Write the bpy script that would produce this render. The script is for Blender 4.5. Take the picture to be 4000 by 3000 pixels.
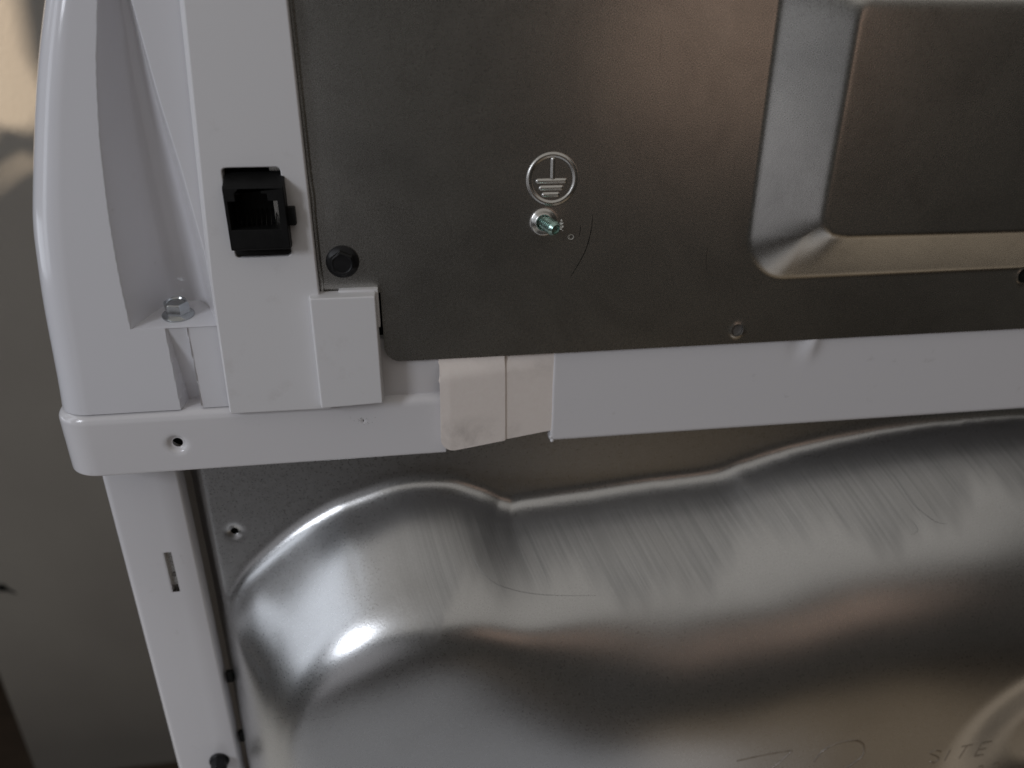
import bpy, bmesh, math, random
import numpy as np
from mathutils import Vector, Matrix

random.seed(4); rng = np.random.default_rng(7)
for o in list(bpy.data.objects): bpy.data.objects.remove(o)
scn = bpy.context.scene
COL = scn.collection
Z0 = 1100.0            # the design origin (camera height) stands this many mm above the floor

# ---------------------------------------------------------------- camera
F_PX = 2900.0
def cam_basis(p, y, r):
    cp, sp, cy, sy = np.cos(p), np.sin(p), np.cos(y), np.sin(y)
    f = np.array([sy*cp, cy*cp, -sp]); rt = np.array([cy, -sy, 0.0]); up = np.cross(rt, f)
    c, s = np.cos(r), np.sin(r)
    return np.array([c*rt + s*up, -s*rt + c*up, f])
CB = cam_basis(*np.radians([24.5, 8.4, 0.2]))
CP = np.array([0.0, -245.0, 0.0])
def at(px, py, Y=0.0):
    """photo pixel -> (x, z) in mm on the plane at depth Y that the thing lies on"""
    d = CB.T @ np.array([(px-2000)/F_PX, -(py-1500)/F_PX, 1.0])
    t = (Y - CP[1]) / d[1]
    q = CP + t*d
    return float(q[0]), float(q[2])
cam_d = bpy.data.cameras.new('camera'); cam = bpy.data.objects.new('camera', cam_d); COL.objects.link(cam)
cam_d.sensor_fit = 'HORIZONTAL'; cam_d.sensor_width = 36; cam_d.lens = F_PX/4000*36
cam_d.clip_start = 0.01; cam_d.clip_end = 50
m = Matrix.Identity(4)
for i in range(3):
    m[i][0], m[i][1], m[i][2] = CB[0][i], CB[1][i], -CB[2][i]
m[0][3], m[1][3], m[2][3] = CP[0]/1000, CP[1]/1000, (CP[2]+Z0)/1000
cam.matrix_world = m
cam_d.dof.use_dof = True; cam_d.dof.focus_distance = 0.252; cam_d.dof.aperture_fstop = 8.5
scn.camera = cam

# ---------------------------------------------------------------- light
scn.view_settings.view_transform = 'Standard'; scn.view_settings.look = 'None'
scn.view_settings.exposure = 0.0; scn.view_settings.gamma = 1.0
w = bpy.data.worlds.new('World'); scn.world = w; w.use_nodes = True
bg = w.node_tree.nodes['Background']; bg.inputs[0].default_value = (0.044, 0.041, 0.036, 1); bg.inputs[1].default_value = 0.6
def area(name, loc, target, sx, sy, power, col):
    l = bpy.data.lights.new(name, 'AREA'); l.shape = 'RECTANGLE'; l.size = sx; l.size_y = sy; l.energy = power; l.color = col
    o = bpy.data.objects.new(name, l); COL.objects.link(o)
    o.location = (loc[0], loc[1], loc[2]+Z0/1000)
    d = Vector(target) - Vector(loc); o.rotation_euler = (math.pi, 0, 0) if d.z > .9*d.length else d.to_track_quat('-Z', 'Y').to_euler()
    return o
area('window_light', (-1.14, -1.00, 0.50), (0.10, -0.08, -0.12), 0.32, 0.50, 6.6, (0.88, 0.92, 1.0))
area('window_wall', (-1.25, 0.06, 0.32), (0, -0.05, -0.05), 1.0, 1.3, 5.8, (0.86, 0.91, 1.0))
area('ceiling_bounce', (0.15, -0.85, 1.20), (0.15, -0.1, -0.1), 3.4, 2.1, 7.4, (1.0, 0.95, 0.89))
area('room_lamp', (0.66, -1.35, 0.06), (0.1, 0, 0), 0.36, 0.36, 0.15, (1.0, 0.68, 0.52))
area('floor_glow', (0.66, -1.02, -1.05), (0.66, -1.02, -0.3), 0.8, 1.1, 0.36, (1.0, 0.76, 0.50))
area('floor_glow_near', (1.0, -0.22, -1.05), (1.0, -0.22, -0.3), 0.6, 0.5, 0.26, (1.0, 0.82, 0.62))
area('floor_by_window_left', (-0.82, -0.02, -1.04), (-0.8, -0.02, -0.3), 1.0, 0.9, 0.95, (1.0, 0.97, 0.92))
area('room_wall_bounce', (-0.80, -1.42, -0.34), (0.05, 0, -0.15), 0.95, 0.95, 0.80, (0.97, 0.95, 1.0))
area('floor_by_window', (-0.27, -0.74, -1.04), (-0.2, -0.74, -0.3), 1.6, 0.50, 0.74, (0.93, 0.95, 1.0))
# low sun coming in through the window onto the far wall
sp = bpy.data.lights.new('sun_through_window', 'SPOT'); sp.energy = 660; sp.color = (1.0, 0.83, 0.64); sp.spot_size = math.radians(24); sp.spot_blend = 0.0; sp.shadow_soft_size = 0.012
spo = bpy.data.objects.new('sun_through_window', sp); COL.objects.link(spo)
SUNP = Vector((-2300.0, -500.0, 900.0))

# ---------------------------------------------------------------- helpers
def link(o, parent=None, label=None, cat=None, kind=None, group=None):
    COL.objects.link(o)
    if parent is not None:
        o.parent = parent; o.matrix_parent_inverse = parent.matrix_world.inverted()
    if label: o['label'] = label
    if cat: o['category'] = cat
    if kind: o['kind'] = kind
    if group: o['group'] = group
    return o
def mk(name, verts, faces, mat, parent=None, smooth=True, angle=35, **kw):
    v = np.asarray(verts, dtype=float).copy(); v[:, 2] += Z0; v /= 1000
    me = bpy.data.meshes.new(name); me.from_pydata(v.tolist(), [], [list(map(int, f)) for f in faces]); me.validate(); me.update()
    if smooth:
        for p in me.polygons: p.use_smooth = True
        if angle: me.set_sharp_from_angle(angle=math.radians(angle))
    me.materials.append(mat)
    o = bpy.data.objects.new(name, me)
    return link(o, parent, **kw)
def mk_bm(name, bm, mat, parent=None, smooth=True, angle=35, **kw):
    bmesh.ops.recalc_face_normals(bm, faces=bm.faces[:])
    bmesh.ops.translate(bm, verts=bm.verts[:], vec=(0, 0, Z0)); bmesh.ops.scale(bm, verts=bm.verts[:], vec=(.001, .001, .001))
    me = bpy.data.meshes.new(name); bm.to_mesh(me); bm.free()
    if smooth:
        for p in me.polygons: p.use_smooth = True
        if angle: me.set_sharp_from_angle(angle=math.radians(angle))
    me.materials.append(mat)
    return link(bpy.data.objects.new(name, me), parent, **kw)
def prism_bm(front, yf, back, yb, bevel=0.0, segs=3, only_front=True, bm=None):
    """front/back: lists of (x, z) outlines at depths yf (near) and yb (far)"""
    bm = bm or bmesh.new()
    a = [bm.verts.new((x, yf, z)) for x, z in front]; b = [bm.verts.new((x, yb, z)) for x, z in back]
    n = len(a); f0 = bm.faces.new(a); bm.faces.new(b[::-1])
    for i in range(n): bm.faces.new((a[i], b[i], b[(i+1) % n], a[(i+1) % n]))
    bmesh.ops.recalc_face_normals(bm, faces=bm.faces[:])
    if bevel:
        E = list(f0.edges) if only_front else bm.edges[:]
        if only_front:
            E += [e for e in bm.edges if e not in E and abs(e.verts[0].co.y - e.verts[1].co.y) > 1e-4]
        bmesh.ops.bevel(bm, geom=E, offset=bevel, segments=segs, profile=0.5, affect='EDGES')
    return bm
def box_bm(x0, x1, y0, y1, z0, z1, bevel=0.0, bm=None, segs=2):
    r = [(x0, z0), (x1, z0), (x1, z1), (x0, z1)]
    return prism_bm(r, y0, r, y1, bevel, segs, False, bm)
def rounded(poly, r, n=6):
    out = []; N = len(poly)
    for i in range(N):
        p, a, b = np.array(poly[i]), np.array(poly[i-1]), np.array(poly[(i+1) % N])
        rr = r[i] if isinstance(r, (list, tuple)) else r
        if rr <= 0: out.append(tuple(p)); continue
        u = (a-p)/np.linalg.norm(a-p); v = (b-p)/np.linalg.norm(b-p)
        for k in range(n+1):
            t = k/n; q = p + u*rr*(1-t)**2 + v*rr*t**2
            out.append(tuple(q))
    return out
def grid_faces(R, C, keep=None):
    idx = np.arange(R*C).reshape(R, C)
    f = np.stack([idx[:-1, :-1], idx[1:, :-1], idx[1:, 1:], idx[:-1, 1:]], -1)
    if keep is not None: return f[keep].tolist()
    return f.reshape(-1, 4).tolist()
def add_rim(o, dy, ang=40):
    """give a sheet its thickness: pull every open edge back by dy mm"""
    bm = bmesh.new(); bm.from_mesh(o.data)
    E = [e for e in bm.edges if len(e.link_faces) == 1]
    r = bmesh.ops.extrude_edge_only(bm, edges=E)
    vs = [g for g in r['geom'] if isinstance(g, bmesh.types.BMVert)]
    bmesh.ops.translate(bm, verts=vs, vec=(0, dy/1000, 0))
    lv = [v for v in bm.verts if not v.link_faces]
    bmesh.ops.delete(bm, geom=lv, context='VERTS')
    bm.to_mesh(o.data); bm.free()
    for p in o.data.polygons: p.use_smooth = True
    o.data.set_sharp_from_angle(angle=math.radians(ang))
def boolean(o, cutter):
    md = o.modifiers.new('cut', 'BOOLEAN'); md.operation = 'DIFFERENCE'; md.solver = 'EXACT'; md.object = cutter
    bpy.context.view_layer.update()
    dg = bpy.context.evaluated_depsgraph_get()
    me = bpy.data.meshes.new_from_object(o.evaluated_get(dg))
    o.modifiers.clear(); old = o.data; o.data = me; me.name = o.name
    bpy.data.objects.remove(cutter)
def bevel_mod(o, wmm, segs=2, ang=40):
    md = o.modifiers.new('edge', 'BEVEL'); md.width = wmm/1000; md.segments = segs; md.limit_method = 'ANGLE'; md.angle_limit = math.radians(ang); md.harden_normals = False
    wn = o.modifiers.new('normals', 'WEIGHTED_NORMAL'); wn.keep_sharp = True; wn.weight = 100
def sstep(a, b, x):
    t = np.clip((x-a)/(b-a), 0, 1); return t*t*(3-2*t)
def seg_dist(x, z, ax, az, bx, bz):
    dx, dz = bx-ax, bz-az
    t = np.clip(((x-ax)*dx + (z-az)*dz)/(dx*dx+dz*dz), 0, 1)
    return np.hypot(x-ax-t*dx, z-az-t*dz)
def cuts(*segs):
    """non-uniform grid lines: segs = (start, end, step)"""
    out = []
    for a, b, s in segs:
        n = max(1, int(round(abs(b-a)/s))); out += list(np.linspace(a, b, n+1)[:-1])
    out.append(segs[-1][1]); return np.array(out)
def frame_of(axis):
    a = Vector(axis).normalized(); t = Vector((1, 0, 0)) if abs(a.x) < .8 else Vector((0, 0, 1))
    u = a.cross(t).normalized(); v = a.cross(u).normalized(); return a, u, v
def lathe_bm(prof, org, axis, n=32, bm=None, hexes=None, phase=0.0):
    """prof: (radius, height) pairs along the axis; rows listed in hexes are hexagons"""
    bm = bm or bmesh.new(); a, u, v = frame_of(axis); org = Vector(org); rows = []
    for i, (r, h) in enumerate(prof):
        row = []
        for k in range(n):
            th = 2*math.pi*k/n + phase
            rr = r
            if hexes and i in hexes:
                q = ((th-phase) % (math.pi/3)) - math.pi/6; rr = min(r*math.cos(math.pi/6)/math.cos(q), hexes[i])
            row.append(bm.verts.new(org + a*h + u*(rr*math.cos(th)) + v*(rr*math.sin(th))))
        rows.append(row)
    for i in range(len(rows)-1):
        for k in range(n): bm.faces.new((rows[i][k], rows[i][(k+1) % n], rows[i+1][(k+1) % n], rows[i+1][k]))
    bm.faces.new(rows[0][::-1]); bm.faces.new(rows[-1])
    return bm
def tube_bm(pts, r, n=8, bm=None, flat=1.0):
    bm = bm or bmesh.new(); rows = []
    P = [Vector(p) for p in pts]
    for i, p in enumerate(P):
        t = (P[min(i+1, len(P)-1)] - P[max(i-1, 0)]).normalized()
        u = t.cross(Vector((0, 1, 0))); u = u.normalized() if u.length > 1e-6 else Vector((1, 0, 0)); v = t.cross(u).normalized()
        ri = r[i] if hasattr(r, '__len__') else r
        rows.append([bm.verts.new(p + u*ri*math.cos(2*math.pi*k/n) + v*ri*flat*math.sin(2*math.pi*k/n)) for k in range(n)])
    for i in range(len(rows)-1):
        for k in range(n): bm.faces.new((rows[i][k], rows[i][(k+1) % n], rows[i+1][(k+1) % n], rows[i+1][k]))
    bm.faces.new(rows[0][::-1]); bm.faces.new(rows[-1]); return bm
def catmull(P, n=8):
    P = np.array(P, float); out = []
    for i in range(len(P)-1):
        p0, p1, p2, p3 = P[max(i-1, 0)], P[i], P[i+1], P[min(i+2, len(P)-1)]
        for k in range(n):
            t = k/n
            out.append(.5*((2*p1) + (p2-p0)*t + (2*p0-5*p1+4*p2-p3)*t*t + (3*p1-p0-3*p2+p3)*t**3))
    out.append(P[-1]); return np.array(out)

# ---------------------------------------------------------------- materials
class NT:
    def __init__(s, name):
        s.m = bpy.data.materials.new(name); s.m.use_nodes = True; s.t = s.m.node_tree; s.b = s.t.nodes['Principled BSDF']
        s.co = s.t.nodes.new('ShaderNodeTexCoord').outputs['Object']
    def n(s, ty, **kw):
        x = s.t.nodes.new(ty)
        for k, v in kw.items(): setattr(x, k, v)
        return x
    def l(s, a, b): s.t.links.new(a, b)
    def noise(s, scale, detail=4, rough=.5, vec=None, stretch=None, dist=0.0):
        v = vec if vec is not None else s.co
        if stretch:
            mp = s.n('ShaderNodeMapping'); mp.inputs['Scale'].default_value = stretch; s.l(v, mp.inputs['Vector']); v = mp.outputs[0]
        x = s.n('ShaderNodeTexNoise'); x.inputs['Scale'].default_value = scale; x.inputs['Detail'].default_value = detail; x.inputs['Roughness'].default_value = rough; x.inputs['Distortion'].default_value = dist
        s.l(v, x.inputs['Vector']); return x.outputs['Fac']
    def ramp(s, fac, p0, c0, p1, c1):
        r = s.n('ShaderNodeValToRGB'); e = r.color_ramp.elements
        e[0].position = p0; e[0].color = (*c0, 1) if len(c0) == 3 else c0; e[1].position = p1; e[1].color = (*c1, 1) if len(c1) == 3 else c1
        s.l(fac, r.inputs[0]); return r.outputs[0]
    def rng(s, fac, a, b, c, d):
        r = s.n('ShaderNodeMapRange'); r.inputs[1].default_value = a; r.inputs[2].default_value = b; r.inputs[3].default_value = c; r.inputs[4].default_value = d
        s.l(fac, r.inputs[0]); return r.outputs[0]
    def math(s, op, a, b):
        r = s.n('ShaderNodeMath', operation=op)
        for i, q in enumerate((a, b)):
            if isinstance(q, (int, float)): r.inputs[i].default_value = q
            else: s.l(q, r.inputs[i])
        return r.outputs[0]
    def mix(s, fac, a, b, mode='MIX'):
        r = s.n('ShaderNodeMix', data_type='RGBA', blend_type=mode)
        for i, q in ((0, fac), (6, a), (7, b)):
            if isinstance(q, (int, float)): r.inputs[i].default_value = q
            elif isinstance(q, tuple): r.inputs[i].default_value = (*q, 1)
            else: s.l(q, r.inputs[i])
        return r.outputs[2]
    def bump(s, h, strength, dist):
        r = s.n('ShaderNodeBump'); r.inputs['Strength'].default_value = strength; r.inputs['Distance'].default_value = dist
        s.l(h, r.inputs['Height']); s.l(r.outputs[0], s.b.inputs['Normal']); return r
    def set(s, **kw):
        for k, v in kw.items():
            k = k.replace('_', ' ')
            i = s.b.inputs[k]
            if isinstance(v, (int, float)): i.default_value = v
            elif isinstance(v, tuple): i.default_value = (*v, 1)
            else: s.l(v, i)
        return s
# glossy white plastic
t = NT('white_plastic'); g = t.noise(60, 5)
c = t.mix(t.rng(t.noise(230, 6, .7), .66, .74, 0, .35), (.74, .735, .765), (.50, .48, .46))
t.set(Base_Color=c, Roughness=t.rng(g, .3, .7, .10, .15), Specular_IOR_Level=.5)
t.bump(t.noise(45, 2), .06, .002); M_PLASTIC = t.m
# satin white plastic of the strip and the plate
t = NT('satin_white_plastic'); g = t.noise(90, 6, .65)
c = t.mix(t.rng(g, .60, .78, 0, .35), (.735, .725, .735), (.52, .49, .47))
t.set(Base_Color=c, Roughness=t.rng(t.noise(500, 3), .3, .7, .34, .46)); t.bump(t.noise(2500, 2), .05, .0004); M_SATIN = t.m
# white painted steel
t = NT('white_paint'); g = t.noise(120, 6, .7)
c = t.mix(t.rng(g, .64, .80, 0, .45), (.73, .715, .73), (.40, .38, .36))
t.set(Base_Color=c, Roughness=.17, Coat_Weight=.2, Coat_Roughness=.1); t.bump(t.noise(420, 3), .05, .0006); M_PAINT = t.m
# dark galvanised sheet of the console
t = NT('galvanised_sheet'); a = t.noise(9, 6, .6); b = t.noise(1500, 3, .6); d = t.noise(70, 7, .72, dist=.6)
c = t.mix(t.rng(b, .25, .75, 0, 1), (.58, .572, .548), (.67, .66, .632))
c = t.mix(t.rng(d, .58, .76, 0, .45), c, (.40, .385, .36))
c = t.mix(t.rng(a, .50, .72, 0, .16), c, (.66, .65, .62))
sc = t.noise(60, 3, .6, stretch=(9, 9, .6)); c = t.mix(t.rng(sc, .68, .72, 0, .25), c, (.32, .30, .28))
c = t.mix(t.rng(t.noise(26, 5, .62, dist=.8), .42, .70, 0, .42), c, (.34, .335, .325))
t.set(Base_Color=c, Metallic=1.0, Roughness=t.rng(t.math('ADD', t.math('MULTIPLY', b, .6), t.math('MULTIPLY', a, .4)), .3, .7, .24, .31))
t.bump(t.noise(1900, 3, .65), .05, .0004); M_DARK = t.m
# bright drawn steel of the cabinet back, with draw marks
t = NT('drawn_steel')
fl = t.n('ShaderNodeAttribute', attribute_name='flow').outputs['Vector']; st = t.n('ShaderNodeAttribute', attribute_name='streak').outputs['Fac']
lines = t.noise(1, 6, .75, vec=fl, stretch=(.55, .018, 1)); fine = t.noise(1, 3, .6, vec=fl, stretch=(2.2, .035, 1))
gr = t.noise(1400, 3, .6)
c = t.mix(t.rng(gr, .25, .75, 0, 1), (.53, .535, .54), (.63, .632, .635))
sk = t.math('MULTIPLY', st, t.rng(t.math('ADD', t.math('MULTIPLY', lines, .6), t.math('MULTIPLY', fine, .4)), .40, .64, .15, 1.0))
c = t.mix(t.math('MULTIPLY', sk, .75), c, (.31, .315, .32))
sm = t.noise(24, 3, .55, dist=.4); c = t.mix(t.rng(sm, .55, .80, 0, .25), c, (.40, .39, .38))
t.set(Base_Color=c, Metallic=1.0, Roughness=t.math('ADD', t.rng(gr, .25, .75, .25, .34), t.math('MULTIPLY', st, .12)))
t.bump(t.math('ADD', t.math('MULTIPLY', t.noise(1700, 3), .5), t.math('MULTIPLY', t.math('MULTIPLY', fine, st), .8)), .11, .0006); M_STEEL = t.m
# beige foam tape
t = NT('beige_tape'); g = t.noise(75, 7, .7, dist=.5); h = t.noise(600, 4, .7); e = t.noise(28, 3)
c = t.mix(t.rng(h, .3, .7, 0, 1), (.86, .78, .73), (.89, .82, .77))
c = t.mix(t.math('MULTIPLY', t.rng(g, .46, .72, 0, .6), t.rng(e, .45, .65, 0, 1)), c, (.30, .265, .24))
t.set(Base_Color=c, Roughness=.55, Specular_IOR_Level=.3); t.bump(h, .10, .0006); M_TAPE = t.m
def simple(name, col, rough, metal=0.0, grain=300, amp=.25, bump=.05, spec=.5):
    t = NT(name); g = t.noise(grain, 4, .6)
    lo = tuple(q*(1-amp) for q in col); hi = tuple(min(1, q*(1+amp)) for q in col)
    t.set(Base_Color=t.mix(t.rng(g, .25, .75, 0, 1), lo, hi), Roughness=t.rng(g, .25, .75, rough*.85, min(1, rough*1.2)), Metallic=metal, Specular_IOR_Level=spec)
    t.bump(g, bump, .0005); return t.m
M_BLACK = simple('black_plastic', (.008, .008, .008), .5, spec=.16)
M_BLACKBOLT = simple('black_oxide', (.009, .009, .010), .45, 0.0, spec=.3)
M_VOID = simple('dark_inside', (.010, .010, .009), .8, spec=.1)  # near-black; on the backing sheets it stands in for unlit depth
M_ZINC = simple('zinc_plating', (.44, .46, .47), .22, 1.0, 400, .1)
M_GREEN = simple('green_chromate', (.40, .56, .51), .28, 1.0, 1200, .25)
M_GOLD = simple('dull_contact', (.010, .009, .007), .5, 0.0, spec=.2)
M_LINT = simple('pale_shavings', (.55, .54, .50), .5)
M_SCRATCH = simple('scratch_mark', (.012, .011, .010), .7, spec=.1)
M_GROOVE = simple('scribed_metal', (.40, .37, .34), .3, 1.0)
M_SCUFF = simple('dark_scuff', (.22, .22, .22), .5, .8)
M_SHELL = simple('dull_grey_steel', (.17, .16, .15), .55, .5)
t = NT('tan_wall_paint'); g = t.noise(220, 4, .6)
t.set(Base_Color=t.mix(t.rng(t.noise(5, 4), .3, .7, 0, 1), (.20, .18, .155), (.23, .21, .18)), Roughness=.7); t.bump(g, .35, .0025); M_WALL = t.m
t = NT('brown_floor'); g = t.noise(14, 6, .6, stretch=(1, 8, 1))
t.set(Base_Color=t.mix(t.rng(g, .3, .7, 0, 1), (.040, .028, .019), (.065, .045, .03)), Roughness=.45); M_FLOOR = t.m
M_DARKROOM = simple('dark_brown_board', (.045, .030, .020), .6, 0, 25, .5)
M_GOBO = simple('sun_gobo', (.55, .50, .44), .6)

# ---------------------------------------------------------------- setting
mk('floor', [(-2600, -2200, -Z0), (2200, -2200, -Z0), (2200, 1700, -Z0), (-2600, 1700, -Z0)], [(0, 1, 2, 3)], M_FLOOR, smooth=False, kind='structure')
wall = mk_bm('wall', box_bm(-646, 1500, 700, 800, -Z0, 1300, 3), M_WALL, kind='structure')
nx_, nz_ = at(8, 2296, 700)
mk_bm('wall_nick', lathe_bm([(7, -1), (7, .4), (5.5, .9), (1, 1.0)], (nx_, 700, nz_), (0, -1, 0), 14), M_VOID, wall)
mk_bm('wall_nick', tube_bm([(nx_, 699.6, nz_), (nx_+7, 699.4, nz_-4), (nx_+16, 699.6, nz_-12)], [3.5, 2.5, .8], 8), M_VOID, wall)
mk_bm('alcove_wall', box_bm(-1700, -600, 1250, 1330, -Z0, 1300), M_DARKROOM, kind='structure')
# unseen board added to shape the patch of low sun on the wall
GX = -1150.0
def to_board(wx, wz):
    W = Vector((wx, 700, wz)); k = (GX - SUNP.x)/(W.x - SUNP.x); q = SUNP + (W-SUNP)*k; return (q.y, q.z)
lit1 = [(-620, 130), (-366, 130), (-378, 42), (-381, -12), (-368, -62), (-395, -92), (-405, -86), (-411, -104), (-419, -90), (-428, -84), (-432, -92), (-437, -84), (-447, -100), (-470, -96), (-500, -120), (-620, -100)]
lit2 = [(-404, -109), (-400, -122), (-425, -133), (-455, -152), (-478, -166), (-470, -152), (-440, -128)]
def board():
    bm = bmesh.new(); oy = [to_board(*p) for p in lit1]; o2 = [to_board(*p) for p in lit2]
    cy = np.mean([p[0] for p in oy]); cz = np.mean([p[1] for p in oy])
    R = [(cy-330, cz-420), (cy+330, cz-420), (cy+330, cz+420), (cy-330, cz+420)]
    E = []
    for L in (R, oy, o2):
        vs = [bm.verts.new((GX, a, b)) for a, b in L]
        E += [bm.edges.new((vs[i], vs[(i+1) % len(vs)])) for i in range(len(vs))]
    bmesh.ops.triangle_fill(bm, use_beauty=True, use_dissolve=False, edges=E)
    for f in list(bm.faces):
        c = f.calc_center_median()
        for L in (oy, o2):
            ins = False; j = len(L)-1
            for i in range(len(L)):
                if (L[i][1] > c.z) != (L[j][1] > c.z) and c.y < (L[j][0]-L[i][0])*(c.z-L[i][1])/(L[j][1]-L[i][1]) + L[i][0]: ins = not ins
                j = i
            if ins: bm.faces.remove(f); break
    r = bmesh.ops.extrude_face_region(bm, geom=bm.faces[:])
    bmesh.ops.translate(bm, verts=[g for g in r['geom'] if isinstance(g, bmesh.types.BMVert)], vec=(-6, 0, 0))
    return bm, cy, cz
bmB, bcy, bcz = board()
zlo = bcz-420
for yy in (bcy-300, bcy+300): box_bm(GX-20, GX-2, yy-20, yy+20, -Z0, zlo+5, bm=bmB)
mk_bm('sun_gobo', bmB, M_GOBO, smooth=False, kind='structure')
spo.location = (SUNP.x/1000, SUNP.y/1000, (SUNP.z+Z0)/1000)
tgt = Vector((GX, bcy, bcz)) - SUNP; spo.rotation_euler = tgt.to_track_quat('-Z', 'Y').to_euler()

# ---------------------------------------------------------------- the dryer
dryer = bpy.data.objects.new('tumble_dryer', None); dryer.location = (.224, .30, 0); dryer.empty_display_size = .2
COL.objects.link(dryer); bpy.context.view_layer.update()
dryer['label'] = 'back of a white tumble dryer with dark steel console panel and bulging bright steel back'
dryer['category'] = 'tumble dryer'

# --- cabinet back sheet with its deep drawn bulge
outl = [(-93, -440), (-91.5, -316), (-89, -266), (-88.4, -252), (-87.6, -236), (-86, -228), (-80.9, -219.2), (-73.7, -208.5), (-64.5, -199.3), (-50.3, -187.7), (-36.3, -179.3),
        (-27.5, -175.7), (-7.9, -170.2), (11.7, -170.6), (24.9, -175.4), (34, -181)]
outr = [(39.5, -183.4), (48.6, -182.2), (74.9, -180.3), (97.8, -178.3), (130.1, -176.6), (145.9, -171.9), (169.8, -165.8), (202.6, -161), (236.6, -158.2), (281.9, -157.6), (400, -159), (455, -170), (500, -210), (520, -440)]
OUT = np.vstack([catmull(outl, 6), catmull(outr, 6)])
BASE_Y, BL = 26.0, 112.0
td = np.arange(-12, BL+12, .1)
face_ = 43.0 + 4.5*(1-(1-np.clip((td-14)/(BL-14), 0, 1))**2.2); kf = .12
profA = np.maximum(np.where(td <= 0, 0, -np.log(np.exp(-kf*td/23.0*43.0)+np.exp(-kf*face_))/kf), 0); profA *= 56.0/profA[-1]
ang_ = np.radians(70*np.clip(1-td/112.0, 0, 1)**1.45); profB = np.cumsum(np.where(td <= 0, 0, np.tan(ang_)))*.1; profB *= 66.0/profB[-1]
ker = np.exp(-.5*(np.arange(-9, 9.01, .1)/3.1)**2); ker /= ker.sum()
profA, profB = (np.convolve(np.pad(p_, 90, mode='edge'), ker, 'valid') for p_ in (profA, profB))
def bulge_h(d, x):
    w = sstep(-5, 105, x); return np.interp(d, td, profA)*(1-w) + np.interp(d, td, profB)*w
def sdf(x, z):
    best = np.full(x.shape, 1e9); arc = np.zeros(x.shape); s = 0.0; ins = np.zeros(x.shape, bool)
    P = np.vstack([OUT, OUT[:1]])
    for i in range(len(P)-1):
        ax, az = P[i]; bx, bz = P[i+1]; dx, dz = bx-ax, bz-az; L = math.hypot(dx, dz)
        if L < 1e-6: continue
        tq = np.clip(((x-ax)*dx+(z-az)*dz)/(L*L), 0, 1); d = np.hypot(x-ax-tq*dx, z-az-tq*dz)
        k = d < best; best = np.where(k, d, best); arc = np.where(k, s+tq*L, arc); s += L
        if dz != 0:
            c = ((az > z) != (bz > z)) & (x < dx*(z-az)/dz + ax); ins ^= c
    return np.where(ins, best, -best), arc
ux = np.arange(-110.0, 330.0, 1.5); uz = np.arange(-440.0, -120.0, 1.5)
UX, UZ = np.meshgrid(ux, uz); UD, _ = sdf(UX, UZ)
def blur(A, sg):
    n = int(3*sg/1.5); k = np.exp(-.5*(np.arange(-n, n+1)*1.5/sg)**2); k /= k.sum()
    for ax in (0, 1):
        pad = [(0, 0), (0, 0)]; pad[ax] = (n, n)
        A = np.apply_along_axis(lambda v: np.convolve(v, k, 'valid'), ax, np.pad(A, pad, mode='reflect', reflect_type='odd'))
    return A
UB1, UB2 = blur(UD, 8.0), blur(UD, 26.0)
def bil(G, x, z):
    fx = np.clip((x-ux[0])/1.5, 0, len(ux)-1.001); fz = np.clip((z-uz[0])/1.5, 0, len(uz)-1.001); i = fx.astype(int); j = fz.astype(int); a = fx-i; b = fz-j
    return (G[j, i]*(1-a)+G[j, i+1]*a)*(1-b) + (G[j+1, i]*(1-a)+G[j+1, i+1]*a)*b
def field(x, z):
    d, arc = sdf(x, z); near = x < 326
    d1, d2 = bil(UB1, x, z), bil(UB2, x, z)
    w1 = sstep(1, 14, d)*near; w2 = (sstep(10, 42, d)*sstep(0, 50, x) + sstep(3, 24, d)*(1-sstep(0, 50, x)))*near*(1-sstep(280, 326, x))
    w1 = w1*(1-sstep(290, 326, x))
    e = d*(1-w1)+d1*w1; e = e*(1-w2)+d2*w2
    return e, arc
hx, hz = at(915, 2078, 26)
gx = cuts((-91.5, hx-3, .8), (hx-3, hx+3, .2), (hx+3, 320, .85), (320, 566, 6)); gz = cuts((-138, hz+3, .8), (hz+3, hz-3, .2), (hz-3, -330, .85), (-330, -430, 4))
X, Zg = np.meshgrid(gx, gz); D, ARC = field(X, Zg)
Y = BASE_Y - bulge_h(D, X)
Y += np.where(X < -84.5, np.minimum((X+84.5)**2*.12, 9), 0) * (1-sstep(0, 14, D))           # edge rolled back
Y += .35*np.sin(X/31+1.3)*np.sin(Zg/23) * sstep(20, 60, D) + .12*np.sin(X/9.0+.5)*np.sin(Zg/13+1) * sstep(8, 40, D)  # sheet is never quite flat
Y -= .30*np.interp(ARC, np.arange(0, 3000, 2.3), np.convolve(rng.normal(0, .5, len(np.arange(0, 3000, 2.3))+2), [.25, .5, .25], 'valid'))*np.exp(-((D-1.5)/2.6)**2)*sstep(0, 60, X+20)
rr = np.hypot(X-hx, Zg-hz); Y += .0 - 1.3*np.exp(-(rr/3.0)**2)*0 + 1.2*np.exp(-(rr/2.4)**2)    # dimpled screw hole
cx, cz = at(4170, 2930, -39); rc = np.hypot(X-cx, (Zg-cz)); Y += 12*(1-sstep(18, 70, rc))       # round recess beside the bulge face
qx, qz = at(3992, 2135, -8); Y -= 3.2*np.exp(-(((X-qx)/4.2)**2 + ((Zg-qz)/7)**2))               # small pressed boss
near = np.abs(rr-1.6) < .14; X = np.where(near, hx+(X-hx)/np.maximum(rr, 1e-6)*1.6, X); Zg = np.where(near, hz+(Zg-hz)/np.maximum(rr, 1e-6)*1.6, Zg)
fc = lambda A: .25*(A[:-1, :-1]+A[1:, :-1]+A[1:, 1:]+A[:-1, 1:])
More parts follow.
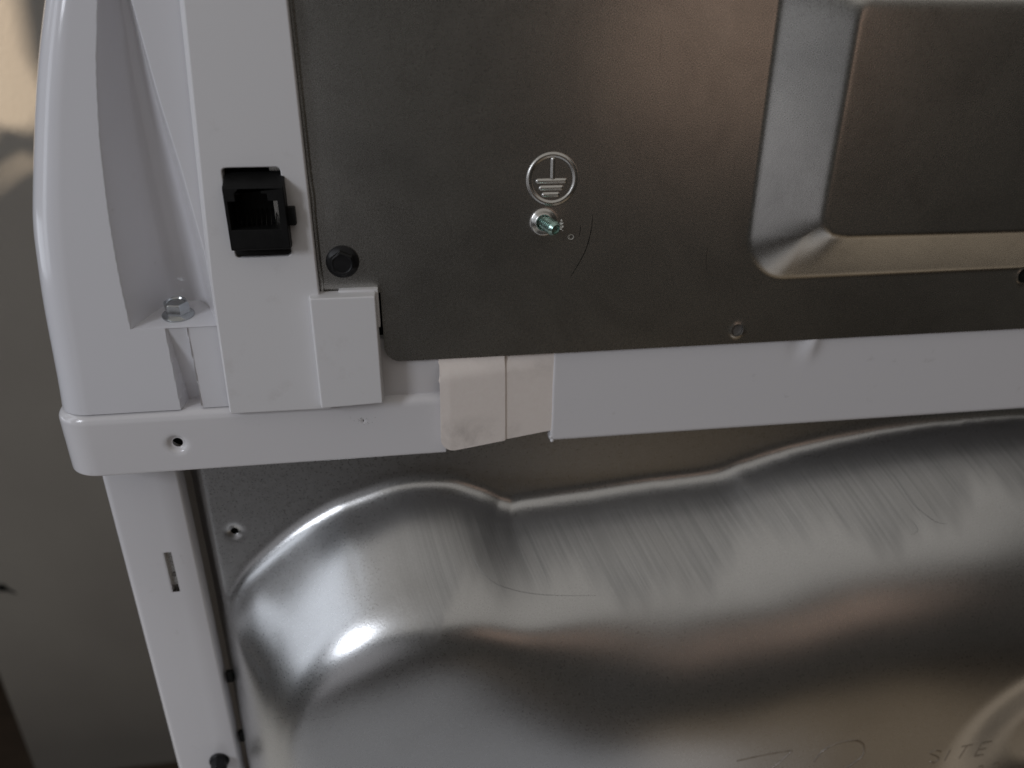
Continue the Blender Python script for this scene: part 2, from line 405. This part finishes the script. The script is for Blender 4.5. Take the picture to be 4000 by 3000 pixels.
keep = np.hypot(fc(X)-hx, fc(Zg)-hz) > 1.55
back = mk('back_sheet', np.stack([X, Y, Zg], -1).reshape(-1, 3), grid_faces(*X.shape, keep), M_STEEL, dryer, angle=None, label='bright drawn steel back sheet with a deep rounded bulge and draw marks')
jag = 25 + 6*np.sin(ARC*.061+1) + 3*np.sin(ARC*.17+2) + 1.2*np.sin(ARC*.63)
STK = sstep(2.0, 6, D) * (1-sstep(jag-9, jag+3, D)) * sstep(0, 40, X+25)
at1 = back.data.attributes.new('streak', 'FLOAT', 'POINT'); at1.data.foreach_set('value', STK.reshape(-1).astype(np.float32))
at2 = back.data.attributes.new('flow', 'FLOAT_VECTOR', 'POINT'); fv = np.zeros((X.size, 3), np.float32); fv[:, 0] = (X-D*.55).reshape(-1); fv[:, 1] = D.reshape(-1); at2.data.foreach_set('vector', fv.reshape(-1))
mk_bm('hole_backing', lathe_bm([(3.2, 0), (3.2, 4)], (hx, 28.5, hz), (0, 1, 0), 16), M_VOID, back)
def bulge_y(x, z):
    d, _ = field(np.array([[x]], float), np.array([[z]], float)); d = float(d[0, 0])
    y = BASE_Y - float(bulge_h(np.array(d), np.array(x))); y += .35*math.sin(x/31+1.3)*math.sin(z/23)*float(sstep(20, 60, d)) + .12*math.sin(x/9.0+.5)*math.sin(z/13+1)*float(sstep(8, 40, d))
    return y + 12*(1-float(sstep(18, 70, math.hypot(x-cx, z-cz))))
def on_bulge(px, py):
    Yq = -20.0
    for k in range(16):
        x, z = at(px, py, Yq); Yq = .55*Yq + .45*bulge_y(x, z)
    return (x, Yq, z)
def scribe(name, pxs, r, n=5):
    K = [(q[0], q[2]) for q in (on_bulge(*p) for p in pxs)]
    P = catmull(K, n) if len(K) > 2 else np.linspace(K[0], K[1], 8)
    mk_bm(name, tube_bm([(x, bulge_y(x, z)-.02, z) for x, z in P], r, 8, flat=.45), M_GROOVE, back)
scribe('scribed_stroke', [(2878, 2972), (2960, 2954), (3030, 2940), (3097, 2931)], .42)
scribe('scribed_stroke', [(3097, 2931), (3060, 2966), (3010, 3010), (2960, 3060)], .38)
scribe('scribed_stroke', [(3180, 2976), (3215, 2934), (3270, 2905), (3340, 2893), (3374, 2912), (3372, 2950), (3330, 2985), (3270, 3025), (3200, 3070)], .45)
for L in ([(3676, 2936), (3652, 2932), (3634, 2944), (3658, 2954), (3668, 2966), (3650, 2980), (3636, 2976)], [(3712, 2930), (3690, 2972)], [(3756, 2916), (3796, 2908)], [(3776, 2914), (3746, 2962)],
          [(3832, 2906), (3806, 2954)], [(3832, 2904), (3874, 2896)], [(3818, 2930), (3850, 2924)], [(3806, 2954), (3840, 2948)], [(3822, 2998), (3838, 2992), (3836, 3010)], [(3878, 2990), (3898, 2980), (3906, 2990)]):
    scribe('scribed_letter', L, .34, 4)

for L, rad in (([(1838, 2160), (1885, 2235), (1960, 2290), (2090, 2320), (2330, 2326)], .14), ([(1998, 2050), (2030, 2150), (2085, 2270)], .10), ([(2060, 2080), (2105, 2180), (2150, 2300)], .07), ([(3490, 1850), (3560, 1960), (3650, 2035), (3700, 2046)], .13), ([(3560, 2030), (3585, 2070), (3560, 2090)], .09)):
    P = catmull([on_bulge(*p) for p in L], 6); P = [(x, bulge_y(x, z)-.02, z) for x, _, z in P]
    mk_bm('scuff_line', tube_bm(P, [rad*(.3+.7*math.sin(math.pi*(i+.5)/len(P))) for i in range(len(P))], 6, flat=.4), M_SCUFF, back)

# --- white cabinet side with the rear flange
prof_f = [(-121, 560), (-121, 24.5)] + [(-121+3.2*(1-math.cos(a)), 23.2-3.2*math.sin(a)) for a in np.linspace(0, math.pi/2, 6)] + [(-104.8, 20), (-101.4, 20), (-93.6, 20), (-92.8, 20.4), (-92.5, 21.2), (-92.5, 27)]
fz = cuts((-136, -188.7, 8), (-188.7, -208.9, 2), (-208.9, -430, 10))
V = np.array([[(x, y, z) for x, y in prof_f] for z in fz]).reshape(-1, 3); C = len(prof_f)
jx = [p[0] for p in prof_f].index(-104.8)
kp = np.ones((len(fz)-1, C-1), bool)
for i in range(len(fz)-1):
    if -208.95 < fz[i+1] and fz[i] < -188.6: kp[i, jx] = False
flange = mk('cabinet_side', V, grid_faces(len(fz), C, kp), M_PAINT, dryer, angle=50, label='white painted cabinet side with a narrow slotted rear flange')
bm = box_bm(-106.5, -99.5, 22.2, 23, -211, -186.5); mk_bm('slot_backing', bm, M_DARK, flange)
bm = box_bm(-104.8, -104.4, 20.1, 22.3, -208.9, -188.7); mk_bm('slot_edge', bm, M_PAINT, flange)
mk_bm('slot_tab', lathe_bm([(1.0, 0), (.9, .6), (.4, .9)], (-102.8, 22.3, -201.5), (0, -1, 0), 12), M_SHELL, flange)
mk_bm('gap_shade_strip', box_bm(-92.3, -70, 36, 37, -430, -136), M_VOID, dryer)  # dark strip put into the gap to stand for its shade
for z in (-262, -300): mk_bm('clip_tab', box_bm(-91.4, -88.4, 22.5, 25, z-3, z+3, .5), M_VOID, dryer)
def hexbolt(name, org, axis, rf, rh, hh, mat, parent, phase=0.2, dish=.45, **kw):
    pr = [(rf*.96, -.3), (rf, .1), (rf, .55), (rf*.93, .95), (rh*1.06, 1.35), (rh, 1.5), (rh, hh-.7), (rh*.955, hh-.25), (rh*.86, hh), (rh*.74, hh), (rh*.66, hh-dish), (.2, hh-dish)]
    hx_ = {4: rh*1.06, 5: 99, 6: 99, 7: rh*.93, 8: rh*.855}
    return mk_bm(name, lathe_bm(pr, org, axis, 48, hexes=hx_, phase=phase), mat, parent, angle=28, **kw)
hexbolt('flange_screw', (at(858, 2968, 20)[0], 20, at(858, 2968, 20)[1]), (.15, -1, .12), 4.6, 3.7, 7.5, M_BLACKBOLT, dryer, label='black screw in the white cabinet flange')

# --- top panel: rolled rear rail, cut open behind the tape
rprof = [(-4.5, -139.3)] + [(-.9+.9*math.sin(a), -138.4-.9*math.cos(a)) for a in np.linspace(0, math.pi/2, 4)] + [(0, z) for z in cuts((-138.0, -131.4, .8), (-131.4, -125, .2), (-125, -121.2, .4), (-121.2, -119.1, .5))] + \
        [(-3.6+3.6*math.cos(a), -119.0+3.6*math.sin(a)) for a in np.linspace(0, math.pi/2, 8)] + [(-8, -115.35), (-11.6, -115.3)]
FY, LX, RC = -1.0, -124.0, 13.0
hrx, hrz = at(690, 1735, -1); h2x, h2z = at(1420, 1645, -1)
path = [(x, FY, 0, -1) for x in cuts((10.0, h2x+1.6, .9), (h2x+1.6, h2x-1.6, .16), (h2x-1.6, hrx+3.4, .9), (hrx+3.4, hrx-3.4, .2), (hrx-3.4, LX+RC, .9))]
path += [(LX+RC-RC*math.sin(a), FY+RC-RC*math.cos(a), -math.sin(a), -math.cos(a)) for a in np.linspace(0, math.pi/2, 18)[1:]]
path += [(LX, y, -1, 0) for y in (40, 120, 300, 560)]
V = np.zeros((len(path), len(rprof), 3))
for i, (px, py, nx, ny) in enumerate(path):
    for j, (n_, z_) in enumerate(rprof): V[i, j] = (px+nx*n_, py+ny*n_, z_)
front = (np.abs(V[..., 1]-FY) < .02)
keep = np.ones((V.shape[0]-1, V.shape[1]-1), bool)
for (ax, az, R_, dep, sg) in ((hrx, hrz, 1.75, 1.5, 1.5), (h2x, h2z, .32, .3, .5)):
    r_ = np.hypot(V[..., 0]-ax, V[..., 2]-az)
    V[..., 1] += np.where(front, dep*np.exp(-np.maximum(r_-R_, 0)**2/(2*(sg*.62)**2)), 0)
    st_ = .2 if R_ > 1 else .16
    nr = front & (np.abs(r_-R_) < st_*.7)
    V[..., 0] = np.where(nr, ax+(V[..., 0]-ax)/np.maximum(r_, 1e-6)*R_, V[..., 0]); V[..., 2] = np.where(nr, az+(V[..., 2]-az)/np.maximum(r_, 1e-6)*R_, V[..., 2])
    keep &= ~((np.hypot(fc(V[..., 0])-ax, fc(V[..., 2])-az) < R_-.03) & (fc(V[..., 1]) < 5))
# the cut right-hand end bows slightly
V[:, :, 0] += np.where(V[:, :, 0] > 8.5, (V[:, :, 2]+119)*-.045 + .25*np.sin(V[:, :, 2]*.9), 0)*np.clip((V[:, :, 0]-8.5)/1.5, 0, 1)
rail = mk('top_rail', V.reshape(-1, 3), grid_faces(V.shape[0], V.shape[1], keep), M_PAINT, dryer, angle=60, label='white painted top rail with rounded corner and a screw hole')
mk_bm('hole_backing', lathe_bm([(6, 0), (6, 2)], (hrx, 9, hrz), (0, 1, 0), 20), M_VOID, rail)
mk_bm('hole_backing', lathe_bm([(1.5, 0), (1.5, 1)], (h2x, 1.2, h2z), (0, 1, 0), 16), M_VOID, rail)
sb = bmesh.new()
for k in range(40):
    a_, r_ = random.uniform(0, 6.28), abs(random.gauss(0, 1.1)) + .4
    x_, z_, s_ = h2x+r_*math.cos(a_)*1.3, h2z+r_*math.sin(a_)*.8, random.uniform(.04, .13)
    vs = [sb.verts.new((x_+s_*math.cos(q)*random.uniform(.6, 1.4), FY-.03+ .3*math.exp(-max(math.hypot(x_-h2x, z_-h2z)-.32, 0)**2/(2*.31**2)), z_+s_*math.sin(q)*random.uniform(.6, 1.4))) for q in np.linspace(0, 6.28, 7)[:-1]]
    sb.faces.new(vs)
mk_bm('smudge', sb, simple('grime', (.22, .21, .20), .8), rail, smooth=False)
mk_bm('top_deck', box_bm(-113.5, 566, 10.3, 560, -116.6, -115.5), M_PAINT, dryer)
# lip of the console base seen between the plate and the tape
mk_bm('console_lip', box_bm(-34, 11.5, 2.0, 9, -116.5, -93.5, .5), M_PAINT, dryer)
# right-hand rail
dx, dz = at(3170, 1352, 1.5)
rx = cuts((0, 3, .3), (3, dx-16-52, 4), (dx-16-52, dx+16-52, .7), (dx+16-52, 514, 8)); rz = cuts((-93, -101, 2), (-101, -118, .7), (-118, -136.8, 2.0))
zs = list(rz) + [-137.2-1.9*math.sin(a) for a in np.linspace(0, math.pi/2, 7)] + [-139.1]
ys = [1.5]*len(rz) + [1.5+1.9*(1-math.cos(a)) for a in np.linspace(0, math.pi/2, 7)] + [8.0]
# left end curls inwards
cxs = [52.6-.9*math.sin(a) for a in np.linspace(math.pi/2, 0, 6)]; cys = [.9*(1-math.cos(a)) for a in np.linspace(math.pi/2, 0, 6)]
cxs = [51.7] + cxs; cys = [5.0] + cys
xs = cxs + [52.6+q for q in rx[1:]]; yo = cys + [0.0]*(len(rx)-1)
V = np.zeros((len(zs), len(xs), 3))
for i in range(len(zs)):
    for j in range(len(xs)):
        x_, z_ = xs[j], zs[i]
        e_ = math.exp(-(((x_-dx)/3.0)**2 + ((z_-dz-2)/5.5)**2)); e2 = math.exp(-(((x_-dx+6)/3.4)**2 + ((z_-dz-1)/6)**2))
        lean = (.35*math.sin(z_*.31) - .03*(z_+115))*max(0, 1-j/9)*.5 if j < 9 else 0
        V[i, j] = (x_-lean*.6, ys[i]+yo[j] - 1.5*e_ + .5*e2 + .15*math.sin(x_/60), z_)
rrail = mk('top_rail', V.reshape(-1, 3), grid_faces(len(zs), len(xs)), M_PAINT, dryer, angle=60, label='long white painted rail running right from the beige tape')
bl = bmesh.new()
for (bx, bz_, br) in ((51.9, -134.8, .55), (51.7, -137.2, .75), (52.2, -138.7, .8), (51.8, -127, .4)):
    lathe_bm([(br*.3, -br*.95), (br*.8, -br*.6), (br, 0), (br*.8, br*.6), (br*.3, br*.95)], (bx, 2.2, bz_), (0.1, 0, 1), 12, bm=bl)
mk_bm('paint_bead', bl, M_PAINT, rrail)

# --- beige tape over the gap
def pad_y(x): return -1.7 + 4.4*min(max((x-13)/40, 0), 1)
def tape(x0, x1, rbl, name, lab, dy, bot):
    n = 40; P = []
    for i in range(n+1):
        x = x0 + (x1-x0)*(i/n)**(1.7 if rbl else 1); s = x-x0
        zb = bot(x); zt = -96.0
        if rbl and s < rbl: zb += rbl - math.sqrt(max(0, rbl**2-(rbl-s)**2))
        P.append([(x + .02*(z_+118)*(1-min(1, s/12)), (pad_y(x)+dy)*(1-float(sstep(-108, -102.5, z_))) + (1.75 if rbl else 3.0)*float(sstep(-108, -102.5, z_)), z_) for z_ in np.concatenate([np.linspace(zt, zb+1.2, 26), zb+1.2*(1-np.linspace(0, 1, 6)[1:])])])
    V = np.array(P); o = mk(name, V.reshape(-1, 3), grid_faces(V.shape[0], V.shape[1]), M_TAPE, dryer, angle=60, label=lab)
    md = o.modifiers.new('thick', 'SOLIDIFY'); md.thickness = .0011; md.offset = -1 if True else 1
    bevel_mod(o, .35, 3, 50); return o
tape(9.6, 33.5, 5.5, 'tape_flap', 'beige adhesive flap with rounded lower corner', 0.0, lambda x: -137.6 + (x-14)*.085)
tape(32.9, 53.2, 0, 'tape_flap', 'smudged beige adhesive flap tucked behind the long rail', .55, lambda x: -137.6 + (x-14)*.085)

# --- console rear panel: embossed dark galvanised sheet
NX, NT_, NB, NR = -8.9, -76.0, -101.5, 5.5
sx_, sz_ = at(2122, 866)
xcos = list(NX + NR*(1-np.cos(np.linspace(0, math.pi/2, 13))))
px1, pz1 = at(2880, 1290); px2, pz2 = at(4003, 1075)
gx = np.concatenate([cuts((-40, NX, 2.5))[:-1], xcos[:-1], cuts((NX+NR, 38, 3), (38, 61, .17), (61, 117, 3), (117, 118.3, .4), (118.3, 123.5, .16), (123.5, 146, .45), (146, 231, 3), (231, 237, .18), (237, 430, 6), (430, 456, .6), (456, 560, 8))])
gz = cuts((62, 52, 3), (52, 28, .5), (28, -30, 3), (-30, -60, .17), (-60, -76, .4), (-76, -76.6, .2), (-76.6, -82.5, .18), (-82.5, -93.5, 1.2), (-93.5, -98.9, .16), (-98.9, -101.5, .6))
X, Zg = np.meshgrid(gx, gz)
zb = np.where((X >= NX-1e-6) & (X < NX+NR), NB+NR-np.sqrt(np.maximum(0, NR**2-(NX+NR-X)**2)), NB)
zr = -90.0; Zg = np.where((Zg < zr) & (X >= NX-1e-6) & (X < NX+NR), zr + (Zg-zr)*(zr-zb)/(zr-NB), Zg)
Y = np.zeros_like(X)
def rrect(x, z, x0, x1, z0, z1, r):
    qx = np.abs(x-(x0+x1)/2)-(x1-x0)/2+r; qz = np.abs(z-(z0+z1)/2)-(z1-z0)/2+r
    return -(np.hypot(np.maximum(qx, 0), np.maximum(qz, 0)) + np.minimum(np.maximum(qx, qz), 0) - r)
dO = rrect(X, Zg, 120.2, 455, -76.6, 33.0, np.where(Zg > -20, 10.0, 17.0)); dI = -rrect(X, Zg, 141.6, 433.6, -59.7, 14.2, np.where(Zg > -20, 4.5, 8.5))
dE = np.where(dI <= 0, 18.8 - dI, np.where(dO <= 0, dO, 18.8*dO/np.maximum(dO+dI, 1e-6)))
tE = np.arange(-8, 40, .05); pE = np.clip(tE/18.8, 0, 1); kE = np.exp(-.5*(np.arange(-5, 5.01, .05)/.8)**2); kE /= kE.sum(); pE = np.convolve(np.pad(pE, 100, mode='edge'), kE, 'valid')
Y -= 10.1*np.interp(dE, tE, pE)
ecx, ecz = at(2157, 700); ridge = np.zeros_like(X)
def add_ridge(d, hw): global ridge; ridge = np.maximum(ridge, np.where(d < hw, .5+.5*np.cos(np.pi*np.clip(d/hw, 0, 1)), 0))
add_ridge(np.abs(np.hypot(X-ecx, Zg-ecz)-7.75), 1.05)
for (a, b, y_) in ((2098, 2209, 708), (2110, 2195, 735), (2121, 2180, 761)):
    (ax, az), (bx, bz) = at(a, y_), at(b, y_); add_ridge(seg_dist(X, Zg, ax+.3, az, bx-.3, az), .92)
(ax, az), (bx, bz) = at(2161, 622), at(2161, 694); add_ridge(seg_dist(X, Zg, ax, az, ax, bz), .92)
Y -= .38*ridge
rs = np.hypot(X-sx_, Zg-sz_)
Y -= 1.7*np.exp(-((rs-2.7)/1.0)**2)*(rs > 2.7) + 1.7*(rs <= 2.7)*sstep(1.6, 2.7, rs) + .35*np.exp(-(rs/6)**2)
Y += .10*np.sin(X/40+.6)*np.cos(Zg/33) + .05*np.sin(X/13)*np.sin(Zg/17+2)
keep = ~((fc(X) < NX) & (fc(Zg) < NT_))
for ax, az, R_ in ((px1, pz1, 2.35), (px2, pz2, 2.9)):
    r_ = np.hypot(X-ax, Zg-az); Y -= .25*np.exp(-np.maximum(r_-R_, 0)**2/.5)
    nr = np.abs(r_-R_) < .13; X = np.where(nr, ax+(X-ax)/np.maximum(r_, 1e-6)*R_, X); Zg = np.where(nr, az+(Zg-az)/np.maximum(r_, 1e-6)*R_, Zg)
    keep &= np.hypot(fc(X)-ax, fc(Zg)-az) > R_-.02
panel = mk('console_back_panel', np.stack([X, Y, Zg], -1).reshape(-1, 3), grid_faces(*X.shape, keep), M_DARK, dryer, angle=None, label='dark galvanised steel console panel stamped with an earth symbol and a raised rectangle')
add_rim(panel, .9, 50)
# bits on the panel
stx, stz = at(2184, 906, -7.2); sax = Vector((stx-sx_-.1, -7.8, stz-sz_)); ring = [(2.0, -1.0)]
for k in range(8): ring += [(1.95, k*.82), (2.5, k*.82+.30), (2.5, k*.82+.42)]
ring += [(1.9, 6.9), (1.75, 7.2), (1.35, 7.2), (1.2, 6.6), (.1, 6.6)]
gs = mk_bm('ground_screw', lathe_bm(ring, (sx_+.1, .6, sz_), sax, 28), M_GREEN, panel, angle=50)
tip = Vector((sx_+.1, .6, sz_)) + sax.normalized()*6.8
def crumbs(n, c, spread, s0, s1):
    bm = bmesh.new()
    for k in range(n):
        p = Vector(c) + Vector((random.gauss(0, spread[0]), random.gauss(0, spread[1]), random.gauss(0, spread[2])))
        s = random.uniform(s0, s1); r = bmesh.ops.create_icosphere(bm, subdivisions=1, radius=s)
        for v in r['verts']: v.co = Vector((v.co.x*random.uniform(.5, 1.5), v.co.y*random.uniform(.5, 1.3), v.co.z*random.uniform(.5, 1.5))) + p
    return bm
mk_bm('shaving', crumbs(16, tip+Vector((2.2, .3, .8)), (.35, .3, .8), .18, .45), M_LINT, panel, smooth=False)
cxx, czz = at(2230, 925); bmc = bmesh.new()
for k in range(3):
    a0 = random.uniform(0, 6.28); tube_bm([(cxx+.7*math.cos(a0+q)*(1+.3*k), -.25-.1*k, czz+.8*math.sin(a0+q)) for q in np.linspace(0, 3.6, 10)], .09, 6, bm=bmc)
mk_bm('shaving', bmc, M_LINT, panel)
def ribbon(name, pxs, wd, mat, yy=-.14):
    P = catmull([at(*p) for p in pxs], 8); bm = bmesh.new(); prev = None; n = len(P)
    for i in range(n):
        tx, tz = P[min(i+1, n-1)] - P[max(i-1, 0)]; L = math.hypot(tx, tz); nx, nz = -tz/L, tx/L; q = wd*(math.sin(math.pi*min(max(i/(n-1), .06), .97))**.5)*random.uniform(.6, 1.2)
        y = .10*math.sin(P[i][0]/40+.6)*math.cos(P[i][1]/33) + .05*math.sin(P[i][0]/13)*math.sin(P[i][1]/17+2) - .035
        cur = (bm.verts.new((P[i][0]+nx*q, y, P[i][1]+nz*q)), bm.verts.new((P[i][0]-nx*q, y, P[i][1]-nz*q)))
        if prev: bm.faces.new((prev[0], prev[1], cur[1], cur[0]))
        prev = cur
    return mk_bm(name, bm, mat, panel, smooth=False)
ribbon('scratch', [(2316, 838), (2309, 900), (2292, 965), (2266, 1020), (2228, 1082)], .17, M_SCRATCH)
ribbon('scratch', [(2268, 880), (2266, 905), (2262, 925)], .10, M_SCRATCH)
ribbon('scratch', [(2765, 960), (2758, 1010), (2760, 1060)], .06, M_SCRATCH)
for q in ((px1, pz1, 3.4, M_SHELL), (px2, pz2, 4.0, M_VOID)): mk_bm('hole_backing', lathe_bm([(q[2], 0), (q[2], .15)], (q[0], .95, q[1]), (0, 1, 0), 20), q[3], panel)  # added discs, dark in place of the shade behind each hole
hexbolt('hex_bolt', (at(1338, 1022)[0], 0, at(1338, 1022)[1]), (.02, -1, .0), 5.35, 4.2, 3.5, M_BLACKBOLT, dryer, phase=.1, dish=.25, label='black flanged hex bolt at the corner of the console panel')
# body of the console behind the panel
mk_bm('console_shell', box_bm(-56, 558, 14, 70, -92, 60, 2), M_VOID, dryer)

# --- end cap: glossy white moulding with a scooped screw pocket
zs = cuts((58, -78, .75), (-78, -81, .3), (-81, -86.6, .10), (-86.6, -115.35, .6))
zk = np.array([-115.4, -108.3, -78, -52, -26.3, -5.4, 11.5, 30, 58]); sk_ = np.array([-123.0, -122.2, -120.2, -117.2, -110.3, -104.1, -98.0, -90, -75])
zc = np.array([-115.4, -113.2, -68.3, -44.4, -15.3, 11, 30, 58]); ck = np.array([-110.0, -109.8, -106.0, -102.4, -95.3, -87.0, -79.5, -66])
def smooth_interp(z, zk, vk):
    t = np.linspace(zk[0], zk[-1], 400); v = np.interp(t, zk, vk); k = np.hanning(61); k /= k.sum(); v = np.convolve(np.pad(v, 30, mode='reflect', reflect_type='odd'), k, 'valid'); return np.interp(z, t, v)
XS, XC = smooth_interp(zs, zk, sk_), smooth_interp(zs, zc, ck)
zl = np.array([-86, -69.9, -60.6, -48.1, -25.4, -5.8, 14, 30]); xl = np.array([-90.6, -90.6, -90.3, -89.7, -87.5, -84.2, -79.5, -75])
zr_ = np.array([-86, -61.6, -33.7, -15.5, 4.2, 14, 30]); xr = np.array([-62.6, -63.0, -65.8, -68.4, -70.4, -71.4, -73])
XL, XR = smooth_interp(zs, zl, xl), smooth_interp(zs, zr_, xr)
NU = 210; u = np.linspace(0, 1, NU); rows = []
for i, z in enumerate(zs):
    x = -56.5 + (XC[i]+56.5)*u; y = np.zeros(NU)
    s = (x-XL[i])/(XR[i]-XL[i])
    dep = 19.5*np.clip((30-z)/115.0, 0, 1)**.5
    wl = np.clip(s/.46, 0, 1); wr = np.clip((1-s)/.44, 0, 1)
    gl = np.sin(np.pi/2*wl)**1.15; gr_ = np.sin(np.pi/2*wr)**1.25
    kk = 4.5; g_ = -np.log(np.exp(-kk*np.clip(gl, 0, 1))+np.exp(-kk*np.clip(gr_, 0, 1))+np.exp(-kk*1.0))/kk; g_ = np.clip(g_, 0, 1)*np.where((s > 0) & (s < 1), 1, 0)/.77
    full = np.clip(g_, 0, 1)*dep
    lim = (z + 85.3)/3.2*19.0 if z < -82.1 else 99          # floor of the pocket rises slightly towards the back
    y += np.clip(np.minimum(full, lim), 0, None) if z > -85.3 else 0
    if z < -85.4:
        tq = np.clip((-85.4-z)/30, 0, 1); gd = .6+8.2*tq
        y += gd*np.clip((x+79.9)/.55, 0, 1)*np.clip((-73.1-x)/.35, 0, 1)
        y += .5*np.clip((x+73.1)/.3, 0, 1)
    a = np.linspace(0, math.pi/2, 26)[1:]; ry = 15.0
    cx_ = XC[i] + (XS[i]-XC[i])*np.sin(a)**1.0; cy_ = ry*(1-np.cos(a))
    sy = np.array([25, 45, 75.0]); X_ = np.concatenate([x, cx_, XS[i]+0*sy]); Y_ = np.concatenate([y, cy_, sy])
    rows.append(np.stack([X_, Y_, np.full_like(X_, z)], -1))
V = np.array(rows); V = V[:, ::-1]
endcap = mk('end_cap', V.reshape(-1, 3), grid_faces(V.shape[0], V.shape[1]), M_PLASTIC, dryer, angle=42, label='glossy white moulded console end cap with a scooped screw pocket')
hexbolt('pocket_screw', (-77.4, 8.6, -83.9), (.04, -.17, .98), 5.2, 4.15, 5.4, M_ZINC, endcap, phase=.45, dish=.5)

# --- white strip with the socket opening
fr = [(-28.6, 60), (-54.0, 60), (-56.6, 11.2), (-61.2, -60.6), (-62.6, -116.3), (-28.6, -116.6)]
bk = [(-28.6, 60), (-56.0, 60), (-58.4, 11.2), (-62.9, -60.6), (-63.9, -116.9), (-28.6, -117.0)]
strip = mk_bm('end_strip', prism_bm(fr, -4.0, bk, -.6), M_SATIN, dryer, angle=40, label='white plastic strip holding the black socket')
cut = mk_bm('cutter', prism_bm(rounded([(-53.6, -33.6), (-35.9, -33.6), (-35.7, -61.7), (-53.2, -61.9)], 1.6), -9, rounded([(-52.9, -34.4), (-36.6, -34.4), (-36.4, -60.9), (-52.5, -61.1)], 1.2), 5), M_SATIN)
boolean(strip, cut); bevel_mod(strip, .45, 3, 35)
mk_bm('socket_backing', box_bm(-55, -34, 1.5, 2.5, -64, -31), M_VOID, strip)
# edge of the panel curled along the strip
mk_bm('edge_curl', tube_bm([(-27.9+.25*math.exp(-((z+44)/4)**2), -.6, z) for z in np.linspace(58, -75, 60)], .55, 10), M_DARK, panel)
# --- cover plate at the notch
P1 = [(-31.4, -75.0), (-10.4, -75.0), (-10.5, -114.0), (-31.6, -114.7)]; P2 = [(-32.6, -74.6), (-10.2, -74.6), (-10.2, -114.6), (-32.8, -115.2)]
plate = mk_bm('cover_plate', prism_bm(P1[::-1], -7.4, P2[::-1], -1.0, .55, 3), M_SATIN, dryer, angle=40, label='small raised white plate in the notch of the console panel')
wn = plate.modifiers.new('normals', 'WEIGHTED_NORMAL'); wn.keep_sharp = True; wn.weight = 100
bm = box_bm(-22.5, -9.6, -2.6, 4, -87.6, -74.0, .3); mk_bm('latch_block', bm, M_SATIN, dryer, label='white plastic latch block behind the small plate')
mk_bm('notch_backing', box_bm(-33, -4, 6.0, 7, -96, -70), M_VOID, dryer)

# --- black socket
prof_j = [(-9, -39.5), (-8.6, -38.7), (-2.2, -35.6), (2, -35.4), (2, -61.0), (-3.2, -61.0), (-3.4, -58.3), (-8.6, -58.1), (-9, -57.5)]
bm = bmesh.new(); A = [bm.verts.new((-53.0, y, z)) for y, z in prof_j]; B = [bm.verts.new((-35.2, y, z)) for y, z in prof_j]
bm.faces.new(A); bm.faces.new(B[::-1])
for i in range(len(A)): bm.faces.new((A[i], A[(i+1) % len(A)], B[(i+1) % len(A)], B[i]))
socket = mk_bm('socket', bm, M_BLACK, dryer, angle=30, label='black modular cable socket set in the white strip')
op = [(-51.9, -51.7), (-37.4, -51.7), (-37.4, -43.1), (-40.2, -43.1), (-40.2, -40.9), (-41.9, -40.9), (-41.9, -39.6), (-48.2, -39.6), (-48.2, -40.9), (-49.6, -40.9), (-49.6, -43.1), (-51.9, -43.1)]
cut = mk_bm('cutter', prism_bm(op, -12, op, 1.2), M_BLACK); boolean(socket, cut); bevel_mod(socket, .22, 2, 30)
for k in range(8):
    x = -50.0+k*1.5; mk_bm('contact', tube_bm([(x, -2.4, -51.9), (x, -2.2, -50.9), (x, .5, -48.0), (x, 1.1, -47.2)], .16, 6), M_GOLD, socket)
mk_bm('tab', box_bm(-36.2, -32.9, -7.4, -4.2, -51.1, -45.5, .25), M_BLACK, socket)
mk_bm('step', box_bm(-52.6, -36.0, -5.0, -1, -60.4, -58.3, .2), M_BLACK, socket)
